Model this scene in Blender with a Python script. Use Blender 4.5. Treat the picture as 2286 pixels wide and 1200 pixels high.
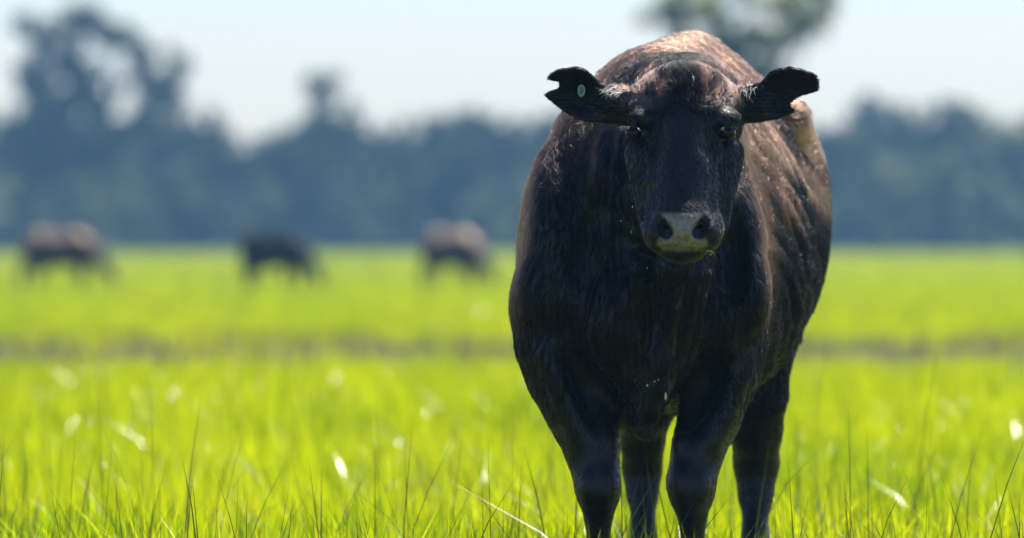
import bpy, math, random
import numpy as np

# ------------------------------------------------------------------ camera, sky, sun, exposure
R = math.radians
D = 16.0            # metres from the lens to the cow's face
H = 0.93            # lens height
HOR = 528.0         # image row of the horizon
scene = bpy.context.scene
for o in list(bpy.data.objects):
    bpy.data.objects.remove(o)
col = scene.collection

cam_d = bpy.data.cameras.new('camera')
cam = bpy.data.objects.new('camera', cam_d); col.objects.link(cam)
cam.location = (0, 0, H); cam.rotation_euler = (R(90), 0, 0)
cam_d.sensor_width = 36.0
cam_d.lens = 36.0 * D / 2.286
cam_d.shift_y = -(600 - HOR) / 2286
cam_d.clip_start = 0.5; cam_d.clip_end = 20000
cam_d.dof.use_dof = True
cam_d.dof.focus_distance = D + 0.06
cam_d.dof.aperture_fstop = 3.6
scene.camera = cam

SUN_EL, SUN_AZ = 60.0, 28.0      # behind the cow, a little to the right
SUN = np.array([math.sin(R(SUN_AZ)) * math.cos(R(SUN_EL)), math.cos(R(SUN_AZ)) * math.cos(R(SUN_EL)), math.sin(R(SUN_EL))])
world = bpy.data.worlds.new('World'); scene.world = world; world.use_nodes = True
wn = world.node_tree.nodes; wl = world.node_tree.links
bg = wn['Background']
sky = wn.new('ShaderNodeTexSky'); sky.sky_type = 'NISHITA'; sky.sun_disc = False
sky.sun_elevation = R(SUN_EL); sky.sun_rotation = R(SUN_AZ)
sky.air_density = 1.0; sky.dust_density = 0.6; sky.ozone_density = 2.5
tint = wn.new('ShaderNodeMixRGB'); tint.blend_type = 'MULTIPLY'; tint.inputs[0].default_value = 1.0
tint.inputs[2].default_value = (0.98, 1.0, 1.14, 1)          # cool white balance of the picture
wl.new(sky.outputs[0], tint.inputs[1]); wl.new(tint.outputs[0], bg.inputs[0]); bg.inputs[1].default_value = 0.085
sun_d = bpy.data.lights.new('sun', 'SUN'); sun_d.energy = 5.0; sun_d.angle = R(0.53); sun_d.color = (1.0, 0.95, 0.86)
sun = bpy.data.objects.new('sun', sun_d); col.objects.link(sun)
sun.rotation_euler = (R(90 - SUN_EL), 0, math.pi - R(SUN_AZ))
sun.location = (10, 40, 60)

scene.view_settings.view_transform = 'Standard'
scene.view_settings.look = 'None'
scene.view_settings.exposure = 0.8
scene.view_settings.gamma = 1.0
scene.cycles.use_denoising = True
scene.cycles.max_bounces = 10
scene.cycles.transmission_bounces = 6
scene.cycles.volume_bounces = 1
scene.cycles.sample_clamp_indirect = 8.0

rng = np.random.default_rng(7)
random.seed(7)

# ------------------------------------------------------------------ helpers
def W(px, py, dy=0.0):
    """a place read off the photograph at a chosen depth (metres behind the face) as a world point"""
    y = D + dy
    return np.array([(px - 1143) / 1000 * y / D, y, H + (HOR - py) / 1000 * y / D])

def tag(o, label=None, cat=None, group=None, kind=None):
    if label: o['label'] = label
    if cat: o['category'] = cat
    if group: o['group'] = group
    if kind: o['kind'] = kind
    return o

def empty(name, loc):
    o = bpy.data.objects.new(name, None); col.objects.link(o); o.location = loc
    o.empty_display_size = 0.3
    return o

def mesh_obj(name, V, F, mat, parent=None, smooth=True, attrs=None):
    """V (n,3) world coordinates; F (m,k) faces"""
    V = np.asarray(V, dtype=np.float32); F = np.asarray(F, dtype=np.int32)
    if parent is not None:
        V = V - np.array(parent.location, dtype=np.float32)
    me = bpy.data.meshes.new(name)
    n, k = F.shape
    me.vertices.add(len(V)); me.vertices.foreach_set('co', V.ravel())
    me.loops.add(n * k); me.loops.foreach_set('vertex_index', F.ravel())
    me.polygons.add(n); me.polygons.foreach_set('loop_start', np.arange(0, n * k, k, dtype=np.int32))
    me.polygons.foreach_set('use_smooth', np.full(n, smooth, dtype=bool))
    for nm, arr in (attrs or {}).items():
        a = me.attributes.new(nm, 'FLOAT', 'POINT'); a.data.foreach_set('value', np.asarray(arr, dtype=np.float32))
    me.update(calc_edges=True); me.validate()
    me.materials.append(mat)
    o = bpy.data.objects.new(name, me); col.objects.link(o)
    if parent is not None: o.parent = parent
    return o

def new_mat(name):
    m = bpy.data.materials.new(name); m.use_nodes = True
    nt = m.node_tree
    return m, nt, nt.nodes, nt.links, nt.nodes['Principled BSDF']

def noise(nodes, links, scale, detail=4, coord='Object'):
    t = nodes.new('ShaderNodeTexCoord'); n = nodes.new('ShaderNodeTexNoise')
    n.inputs['Scale'].default_value = scale; n.inputs['Detail'].default_value = detail
    links.new(t.outputs[coord], n.inputs['Vector'])
    return n

def ramp(nodes, links, src, stops):
    r = nodes.new('ShaderNodeValToRGB'); links.new(src, r.inputs[0])
    el = r.color_ramp.elements
    while len(el) < len(stops): el.new(0.5)
    for e, (p, c) in zip(el, stops): e.position = p; e.color = (*c, 1)
    return r

# ------------------------------------------------------------------ materials
def mat_leafy(name, stops, trans_stops, gloss=0.12, rough=0.35, tfac=0.5, shiny=0.0):
    """thin leaf: diffuse + translucent + a little gloss; attribute 'tone' picks the shade of each blade"""
    m, nt, N, L, p = new_mat(name)
    N.remove(p); out = N['Material Output']
    at = N.new('ShaderNodeAttribute'); at.attribute_name = 'tone'
    c1 = ramp(N, L, at.outputs['Fac'], stops); c2 = ramp(N, L, at.outputs['Fac'], trans_stops)
    di = N.new('ShaderNodeBsdfDiffuse'); tr = N.new('ShaderNodeBsdfTranslucent'); gl = N.new('ShaderNodeBsdfGlossy')
    L.new(c1.outputs[0], di.inputs[0]); L.new(c2.outputs[0], tr.inputs[0]); gl.inputs['Roughness'].default_value = rough
    a = N.new('ShaderNodeMixShader'); a.inputs[0].default_value = tfac
    L.new(di.outputs[0], a.inputs[1]); L.new(tr.outputs[0], a.inputs[2])
    fr = N.new('ShaderNodeFresnel'); fr.inputs[0].default_value = 1.4
    mul = N.new('ShaderNodeMath'); mul.operation = 'MULTIPLY'; mul.inputs[1].default_value = gloss
    L.new(fr.outputs[0], mul.inputs[0])
    if shiny:
        gt = N.new('ShaderNodeMath'); gt.operation = 'GREATER_THAN'; gt.inputs[1].default_value = 0.95; L.new(at.outputs['Fac'], gt.inputs[0])
        ma = N.new('ShaderNodeMath'); ma.operation = 'MULTIPLY_ADD'; ma.inputs[1].default_value = shiny; ma.inputs[2].default_value = gloss
        L.new(gt.outputs[0], ma.inputs[0]); L.new(ma.outputs[0], mul.inputs[1])
    b = N.new('ShaderNodeMixShader'); L.new(mul.outputs[0], b.inputs[0])
    L.new(a.outputs[0], b.inputs[1]); L.new(gl.outputs[0], b.inputs[2]); L.new(b.outputs[0], out.inputs[0])
    return m

M_GRASS = mat_leafy('grass_blade',
    [(0.0, (0.05, 0.08, 0.002)), (0.5, (0.10, 0.14, 0.002)), (0.85, (0.15, 0.17, 0.003)), (1.0, (0.22, 0.22, 0.03))],
    [(0.0, (0.17, 0.34, 0.001)), (0.5, (0.57, 0.67, 0.001)), (0.85, (0.72, 0.74, 0.002)), (1.0, (0.52, 0.50, 0.04))],
    gloss=0.02, rough=0.32, tfac=0.68, shiny=0.6)
M_STALK = mat_leafy('grass_stalk',
    [(0.0, (0.03, 0.045, 0.012)), (1.0, (0.10, 0.09, 0.04))],
    [(0.0, (0.10, 0.14, 0.02)), (1.0, (0.20, 0.18, 0.06))], gloss=0.08, rough=0.45, tfac=0.25)
M_DRY = mat_leafy('dry_grass_blade',
    [(0.0, (0.08, 0.10, 0.03)), (0.6, (0.14, 0.135, 0.07)), (1.0, (0.21, 0.19, 0.12))],
    [(0.0, (0.22, 0.30, 0.03)), (0.6, (0.20, 0.19, 0.10)), (1.0, (0.28, 0.25, 0.16))], gloss=0.03, rough=0.6, tfac=0.35)
M_LEAF = mat_leafy('gum_leaf',
    [(0.0, (0.030, 0.042, 0.024)), (0.6, (0.075, 0.090, 0.055)), (1.0, (0.20, 0.205, 0.13))],
    [(0.0, (0.05, 0.07, 0.02)), (1.0, (0.26, 0.29, 0.10))], gloss=0.06, rough=0.6, tfac=0.45)

M_OLIVE = mat_leafy('olive_gum_leaf',
    [(0.0, (0.08, 0.10, 0.03)), (0.6, (0.15, 0.17, 0.06)), (1.0, (0.22, 0.23, 0.09))],
    [(0.0, (0.18, 0.22, 0.05)), (1.0, (0.46, 0.47, 0.16))], gloss=0.05, rough=0.6, tfac=0.62)

M_GROUND, nt, N, L, p = new_mat('paddock_soil')
n1 = noise(N, L, 0.25, 6); n2 = noise(N, L, 9.0, 5)
mx = N.new('ShaderNodeMath'); mx.operation = 'MULTIPLY_ADD'; mx.inputs[1].default_value = 0.5
L.new(n2.outputs[0], mx.inputs[0])
h5 = N.new('ShaderNodeMath'); h5.operation = 'MULTIPLY'; h5.inputs[1].default_value = 0.5
L.new(n1.outputs[0], h5.inputs[0]); L.new(h5.outputs[0], mx.inputs[2])
rp = ramp(N, L, mx.outputs[0], [(0.35, (0.05, 0.06, 0.015)), (0.5, (0.09, 0.12, 0.015)), (0.68, (0.16, 0.18, 0.03))])
L.new(rp.outputs[0], p.inputs['Base Color']); p.inputs['Roughness'].default_value = 0.95; p.inputs['Specular IOR Level'].default_value = 0.05

M_PATH, nt, N, L, p = new_mat('bare_dry_soil')
n1 = noise(N, L, 0.6, 6)
rp = ramp(N, L, n1.outputs[0], [(0.3, (0.11, 0.095, 0.04)), (0.55, (0.17, 0.14, 0.07)), (0.75, (0.23, 0.19, 0.11))])
L.new(rp.outputs[0], p.inputs['Base Color']); p.inputs['Roughness'].default_value = 0.95; p.inputs['Specular IOR Level'].default_value = 0.05

M_BARK, nt, N, L, p = new_mat('gum_bark')
n1 = noise(N, L, 1.5, 6)
rp = ramp(N, L, n1.outputs[0], [(0.35, (0.05, 0.045, 0.04)), (0.65, (0.16, 0.145, 0.13))])
L.new(rp.outputs[0], p.inputs['Base Color']); p.inputs['Roughness'].default_value = 0.85

def hide_mat(name, attr=True):
    """black hide under the coat; attribute 'nose' turns it into the wet bare skin of the muzzle"""
    m, nt, N, L, p = new_mat(name)
    n1 = noise(N, L, 60.0, 5)
    rp = ramp(N, L, n1.outputs[0], [(0.3, (0.004, 0.004, 0.005)), (0.7, (0.009, 0.008, 0.008))])
    if attr:
        at = N.new('ShaderNodeAttribute'); at.attribute_name = 'nose'
        vo = N.new('ShaderNodeTexVoronoi'); vo.inputs['Scale'].default_value = 130
        tc = N.new('ShaderNodeTexCoord'); L.new(tc.outputs['Object'], vo.inputs['Vector'])
        au = N.new('ShaderNodeAttribute'); au.attribute_name = 'sunlit_hide'
        nu = noise(N, L, 45.0, 6)
        ru = ramp(N, L, nu.outputs[0], [(0.35, (0.13, 0.070, 0.042)), (0.65, (0.33, 0.172, 0.098))])
        mu = N.new('ShaderNodeMixRGB'); L.new(au.outputs['Fac'], mu.inputs[0]); L.new(rp.outputs[0], mu.inputs[1]); L.new(ru.outputs[0], mu.inputs[2])  # sunlit areas painted brown into the black hide
        p.inputs['Sheen Weight'].default_value = 0.25; p.inputs['Sheen Roughness'].default_value = 0.35; p.inputs['Sheen Tint'].default_value = (1.0, 0.86, 0.78, 1)
        mixc = N.new('ShaderNodeMixRGB'); L.new(at.outputs['Fac'], mixc.inputs[0])
        L.new(mu.outputs[0], mixc.inputs[1]); nn_ = noise(N, L, 85.0, 5)
        rn = ramp(N, L, nn_.outputs[0], [(0.30, (0.13, 0.113, 0.08)), (0.46, (0.24, 0.21, 0.15)), (0.75, (0.33, 0.29, 0.215))])
        L.new(rn.outputs[0], mixc.inputs[2])
        L.new(mixc.outputs[0], p.inputs['Base Color'])
        mr = N.new('ShaderNodeMapRange'); L.new(at.outputs['Fac'], mr.inputs[0])
        mr.inputs[3].default_value = 0.40; mr.inputs[4].default_value = 0.22
        L.new(mr.outputs[0], p.inputs['Roughness']); ms = N.new('ShaderNodeMapRange'); L.new(at.outputs['Fac'], ms.inputs[0]); ms.inputs[3].default_value = 0.4; ms.inputs[4].default_value = 0.6; L.new(ms.outputs[0], p.inputs['Specular IOR Level'])
        mp = N.new('ShaderNodeMapping'); L.new(tc.outputs['Object'], mp.inputs['Vector']); mp.inputs['Scale'].default_value = (260, 260, 34)
        hn = N.new('ShaderNodeTexNoise'); hn.inputs['Scale'].default_value = 1.0; hn.inputs['Detail'].default_value = 3; L.new(mp.outputs[0], hn.inputs['Vector'])
        hbp = N.new('ShaderNodeBump'); hbp.inputs['Distance'].default_value = 0.003; hbp.inputs['Strength'].default_value = 0.45; L.new(hn.outputs[0], hbp.inputs['Height'])
        bp = N.new('ShaderNodeBump'); bp.inputs['Distance'].default_value = 0.002; L.new(hbp.outputs[0], bp.inputs['Normal'])
        mm = N.new('ShaderNodeMath'); mm.operation = 'MULTIPLY'; mm.inputs[1].default_value = 0.5
        L.new(at.outputs['Fac'], mm.inputs[0]); L.new(mm.outputs[0], bp.inputs['Strength'])
        L.new(vo.outputs['Distance'], bp.inputs['Height']); L.new(bp.outputs[0], p.inputs['Normal'])
    else:
        L.new(rp.outputs[0], p.inputs['Base Color']); p.inputs['Roughness'].default_value = 0.6
    return m
M_HIDE = hide_mat('black_hide'); M_HIDE2 = hide_mat('black_hide_plain', False)

M_COAT = bpy.data.materials.new('black_coat_hair'); M_COAT.use_nodes = True
N = M_COAT.node_tree.nodes; L = M_COAT.node_tree.links
N.remove(N['Principled BSDF'])
hb = N.new('ShaderNodeBsdfHairPrincipled'); hb.parametrization = 'COLOR'
at = N.new('ShaderNodeAttribute'); at.attribute_name = 'hair_tone'
hr = ramp(N, L, at.outputs['Fac'], [(0.38, (0.31, 0.112, 0.044)), (0.62, (0.10, 0.032, 0.012)), (0.85, (0.010, 0.005, 0.0035)), (0.98, (0.0004, 0.0004, 0.0005))])  # brown end of the ramp paints sunlight into black hair
L.new(hr.outputs[0], hb.inputs['Color'])
ai = N.new('ShaderNodeAttribute'); ai.attribute_name = 'gloss'; L.new(ai.outputs['Fac'], hb.inputs['IOR'])
hb.inputs['Roughness'].default_value = 0.24; hb.inputs['Radial Roughness'].default_value = 0.36
hb.inputs['Coat'].default_value = 0.0
L.new(hb.outputs[0], N['Material Output'].inputs[0])

M_TUFT = M_COAT.copy(); M_TUFT.name = 'grey_ear_hair'
for nd in M_TUFT.node_tree.nodes:
    if nd.type == 'BSDF_HAIR_PRINCIPLED': [M_TUFT.node_tree.links.remove(l) for l in list(nd.inputs['Color'].links)]; nd.inputs['Color'].default_value = (0.22, 0.20, 0.20, 1)

def plain(name, c, rough, **kw):
    m, nt, N, L, p = new_mat(name)
    n1 = noise(N, L, 40.0, 3)
    rp = ramp(N, L, n1.outputs[0], [(0.3, tuple(x * 0.85 for x in c)), (0.7, c)])
    L.new(rp.outputs[0], p.inputs['Base Color']); p.inputs['Roughness'].default_value = rough
    for k, v in kw.items(): p.inputs[k].default_value = v
    return m
M_EYE = plain('dark_eye', (0.010, 0.008, 0.007), 0.08, **{'Specular IOR Level': 0.3})
M_TAG = plain('pale_green_tag', (0.26, 0.36, 0.24), 0.4)
M_DROP = plain('drool', (0.75, 0.78, 0.80), 0.1)
M_WISP = plain('straw_wisp', (0.55, 0.6, 0.35), 0.5)

# ------------------------------------------------------------------ signed-distance modelling
class Field:
    def __init__(s, xs, ys, zs):
        s.ax = [np.asarray(a, dtype=np.float32) for a in (xs, ys, zs)]
        s.F = np.full([len(a) for a in s.ax], 1.0, dtype=np.float32)
    def box(s, lo, hi):
        sl = []
        for a, l, h in zip(s.ax, lo, hi):
            i0 = max(0, np.searchsorted(a, l) - 1); i1 = min(len(a), np.searchsorted(a, h) + 1)
            if i1 <= i0: return None, None
            sl.append(slice(i0, i1))
        g = np.meshgrid(*[a[q] for a, q in zip(s.ax, sl)], indexing='ij', sparse=True)
        return tuple(sl), g
    def put(s, sl, d, k, sub=False):
        a = s.F[sl]
        d = np.broadcast_to(d, a.shape)
        if sub: a_, d_ = -a, d
        else: a_, d_ = a, d
        h = np.clip(0.5 + 0.5 * (d_ - a_) / k, 0, 1)
        r = d_ + (a_ - d_) * h - k * h * (1 - h)
        s.F[sl] = -r if sub else r
    def cone(s, a, b, ra, rb, k=0.03, sub=False, m=0.07):
        a = np.asarray(a, float); b = np.asarray(b, float)
        rm = max(ra, rb) + m + k
        sl, g = s.box(np.minimum(a, b) - rm, np.maximum(a, b) + rm)
        if sl is None: return
        ab = b - a; L2 = float(ab @ ab) + 1e-12
        t = np.clip(((g[0] - a[0]) * ab[0] + (g[1] - a[1]) * ab[1] + (g[2] - a[2]) * ab[2]) / L2, 0, 1)
        d = np.sqrt((g[0] - a[0] - t * ab[0]) ** 2 + (g[1] - a[1] - t * ab[1]) ** 2 + (g[2] - a[2] - t * ab[2]) ** 2) - (ra + (rb - ra) * t)
        s.put(sl, d.astype(np.float32), k, sub)
    def chain(s, pts, k=0.03):
        for (a, ra), (b, rb) in zip(pts[:-1], pts[1:]): s.cone(a, b, ra, rb, k)
    def ball(s, c, r, k=0.03, sub=False, rot=None, m=0.09):
        c = np.asarray(c, float); r = np.asarray(r, float) * np.ones(3)
        ext = (np.ones(3) * r.max() if rot is not None else r) + m + k
        sl, g = s.box(c - ext, c + ext)
        if sl is None: return
        x, y, z = g[0] - c[0], g[1] - c[1], g[2] - c[2]
        if rot is not None:
            Rm = np.asarray(rot)
            x, y, z = (Rm[i][0] * x + Rm[i][1] * y + Rm[i][2] * z for i in range(3))
        k0 = np.sqrt((x / r[0]) ** 2 + (y / r[1]) ** 2 + (z / r[2]) ** 2)
        k1 = np.sqrt((x / r[0] ** 2) ** 2 + (y / r[1] ** 2) ** 2 + (z / r[2] ** 2) ** 2) + 1e-6
        s.put(sl, (k0 * (k0 - 1) / k1).astype(np.float32), k, sub)
    def front(s, px, py):
        """depth of the first hide met from ahead at a place"""
        w = W(px, py, 0.25)
        for _ in range(3):
            ix = min(np.searchsorted(s.ax[0], w[0]), len(s.ax[0]) - 1); iz = min(np.searchsorted(s.ax[2], w[2]), len(s.ax[2]) - 1)
            c = s.F[ix, :, iz] < 0
            if not c.any(): return w
            w = W(px, py, s.ax[1][int(np.argmax(c))] - D)
        return w
    def fold(s, pts, r, k=0.03, sub=False, sink=0.35):
        """a ridge (or a groove) that follows the surface"""
        out = []
        for (a, b) in zip(pts[:-1], pts[1:]):
            for t in np.linspace(0, 1, 4)[:-1]: out.append((a[0] + (b[0] - a[0]) * t, a[1] + (b[1] - a[1]) * t))
        out.append(pts[-1])
        P = [s.front(*q) for q in out]
        off = (-sink if sub else sink) * r
        P = [p + np.array([0, off, 0]) for p in P]
        for a, b in zip(P[:-1], P[1:]):
            if abs(a[1] - b[1]) < 0.09: s.cone(a, b, r, r, k, sub, 0.04)
    def surface(s):
        """naive surface nets"""
        F = s.F; X, Y, Z = s.ax
        nx, ny, nz = F.shape
        S = F < 0
        cnt = np.zeros((nx - 1, ny - 1, nz - 1), dtype=np.int8)
        for i in (0, 1):
            for j in (0, 1):
                for k in (0, 1):
                    cnt += S[i:nx - 1 + i, j:ny - 1 + j, k:nz - 1 + k]
        cells = np.argwhere((cnt > 0) & (cnt < 8))
        idx = np.full(cnt.shape, -1, dtype=np.int32); idx[tuple(cells.T)] = np.arange(len(cells))
        acc = np.zeros((len(cells), 3)); num = np.zeros(len(cells))
        ci, cj, ck = cells.T
        cor = [(i, j, k) for i in (0, 1) for j in (0, 1) for k in (0, 1)]
        val = {c: F[ci + c[0], cj + c[1], ck + c[2]] for c in cor}
        pos = {c: np.stack([X[ci + c[0]], Y[cj + c[1]], Z[ck + c[2]]], 1) for c in cor}
        for c in cor:
            for ax in range(3):
                if c[ax] == 0:
                    e = list(c); e[ax] = 1; e = tuple(e)
                    a, b = val[c], val[e]; m = (a < 0) != (b < 0)
                    t = np.where(m, a / np.where(m, a - b, 1), 0)[:, None]
                    acc += np.where(m[:, None], pos[c] + (pos[e] - pos[c]) * t, 0); num += m
        V = acc / num[:, None]
        faces = []
        for ax in range(3):
            o1, o2 = [(1, 2), (2, 0), (0, 1)][ax]
            a = [slice(None)] * 3; b = [slice(None)] * 3
            a[ax] = slice(0, F.shape[ax] - 1); b[ax] = slice(1, F.shape[ax])
            for o in (o1, o2):
                a[o] = slice(1, F.shape[o] - 1); b[o] = slice(1, F.shape[o] - 1)
            Sa, Sb = S[tuple(a)], S[tuple(b)]
            E = np.argwhere(Sa != Sb)
            inside = Sa[tuple(E.T)]
            base = E.copy(); base[:, o1] += 1; base[:, o2] += 1
            q = []
            for d1, d2 in ((-1, -1), (0, -1), (0, 0), (-1, 0)):
                p = base.copy(); p[:, o1] += d1; p[:, o2] += d2
                q.append(idx[tuple(p.T)])
            q = np.stack(q, 1)
            q[~inside] = q[~inside][:, ::-1]
            faces.append(q)
        return V, np.concatenate(faces)

def normals(V, F):
    n = np.cross(V[F[:, 2]] - V[F[:, 0]], V[F[:, 3]] - V[F[:, 1]])
    vn = np.zeros_like(V)
    for i in range(4): np.add.at(vn, F[:, i], n)
    return vn / (np.linalg.norm(vn, axis=1, keepdims=True) + 1e-12), np.linalg.norm(n, axis=1) * 0.5

def relax(V, F, it=2, lam=0.5):
    for _ in range(it):
        a = np.zeros_like(V); c = np.zeros(len(V))
        for i in range(4):
            for j in (1, 3):
                np.add.at(a, F[:, i], V[F[:, (i + j) % 4]]); np.add.at(c, F[:, i], 1)
        V = V + lam * (a / np.maximum(c, 1)[:, None] - V)
    return V

def poly_sdf(poly, X, Z):
    """signed distance to a closed 2-D outline"""
    d = np.full(np.broadcast(X, Z).shape, 1e9); s = np.ones_like(d)
    n = len(poly)
    for i in range(n):
        a = poly[i]; b = poly[i - 1]
        ex, ez = b[0] - a[0], b[1] - a[1]
        wx, wz = X - a[0], Z - a[1]
        t = np.clip((wx * ex + wz * ez) / (ex * ex + ez * ez), 0, 1)
        d = np.minimum(d, (wx - ex * t) ** 2 + (wz - ez * t) ** 2)
        c1 = Z >= a[1]; c2 = Z < b[1]; c3 = ex * wz > ez * wx
        s = np.where((c1 & c2 & c3) | (~c1 & ~c2 & ~c3), -s, s)
    return s * np.sqrt(d)

def axis(*segs):
    out = []
    for lo, hi, st in segs:
        out.append(np.linspace(lo, hi, max(1, int(round((hi - lo) / st))), endpoint=False))
    return np.concatenate(out)

def sine_noise(P, freq, seed, oct=6):
    r = np.random.default_rng(seed); v = np.zeros(len(P))
    for _ in range(oct):
        k = r.normal(size=3) * freq; v += np.sin(P @ k + r.uniform(0, 6.28))
    return v / math.sqrt(oct)

def hair(name, P, Nn, dirs, length, radius, lift, hair_tone, parent, droop=0.0, seg=5, gloss=None):
    """one strand per row of P"""
    n = len(P)
    T = dirs - (dirs * Nn).sum(1, keepdims=True) * Nn
    T /= np.linalg.norm(T, axis=1, keepdims=True) + 1e-9
    t = np.linspace(0, 1, seg)[None, :, None]
    L_ = length[:, None, None]
    d0 = T * np.cos(lift)[:, None] + Nn * np.sin(lift)[:, None]
    pts = P[:, None, :] + d0[:, None, :] * L_ * t - Nn[:, None, :] * L_ * t ** 2 * (0.45 * np.sin(lift))[:, None, None]
    pts[:, :, 2] -= (droop * length)[:, None] * t[0, :, 0][None] ** 2
    pts -= np.array(parent.location)
    hc = bpy.data.hair_curves.new(name)
    hc.add_curves([seg] * n)
    hc.attributes['position'].data.foreach_set('vector', pts.astype(np.float32).ravel())
    ra = hc.attributes.get('radius') or hc.attributes.new('radius', 'FLOAT', 'POINT')
    rr = radius[:, None] * (1 - 0.75 * t[:, :, 0] ** 1.5)
    ra.data.foreach_set('value', rr.astype(np.float32).ravel())
    me = hc.attributes.new('hair_tone', 'FLOAT', 'CURVE'); me.data.foreach_set('value', hair_tone.astype(np.float32))
    gl = hc.attributes.new('gloss', 'FLOAT', 'CURVE'); gl.data.foreach_set('value', (np.full(n, 1.5) if gloss is None else gloss).astype(np.float32))
    hc.materials.append(M_COAT)
    o = bpy.data.objects.new(name, hc); col.objects.link(o); o.parent = parent
    return o

def scatter(V, F, vn, area, n, g, weight=None):
    w = area if weight is None else area * weight
    f = g.choice(len(F), n, p=w / w.sum())
    u, v = g.random(n)[:, None], g.random(n)[:, None]
    q = F[f]
    def bil(A): return A[q[:, 0]] * (1 - u) * (1 - v) + A[q[:, 1]] * u * (1 - v) + A[q[:, 2]] * u * v + A[q[:, 3]] * (1 - u) * v
    P = bil(V); Nn = bil(vn); Nn /= np.linalg.norm(Nn, axis=1, keepdims=True) + 1e-9
    return P, Nn

# ------------------------------------------------------------------ ground and dry strip
def sheet(name, xs, ys, z, mat, amp=0.0, seed=1):
    X, Y = np.meshgrid(xs, ys, indexing='ij')
    P = np.stack([X.ravel(), Y.ravel(), np.zeros(X.size)], 1)
    P[:, 2] = z + (amp * sine_noise(P, 0.12, seed) if amp else 0)
    i = np.arange(len(xs) - 1)[:, None] * len(ys) + np.arange(len(ys) - 1)[None]
    F = np.stack([i, i + len(ys), i + len(ys) + 1, i + 1], -1).reshape(-1, 4)
    return mesh_obj(name, P, F, mat)
g_ = sheet('ground', [-3000, -400, -100, -30, 0, 30, 100, 400, 3000], [-300, -20, 0, 20, 60, 150, 400, 800, 6000], 0.0, M_GROUND)
tag(g_, kind='structure')
sx = np.linspace(-60, 60, 121)
near = 40.5 + 1.6 * np.sin(sx * 0.31) + 0.9 * np.sin(sx * 0.83 + 1); far = 66.0 + 2.0 * np.sin(sx * 0.23 + 2) + 1.2 * np.sin(sx * 0.67)
PV = np.concatenate([np.stack([sx, near, np.full(121, 0.004)], 1), np.stack([sx, far, np.full(121, 0.004)], 1)])
i = np.arange(120); PF = np.stack([i, i + 1, i + 122, i + 121], 1)
tag(mesh_obj('path', PV, PF, M_PATH), kind='structure')

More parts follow.
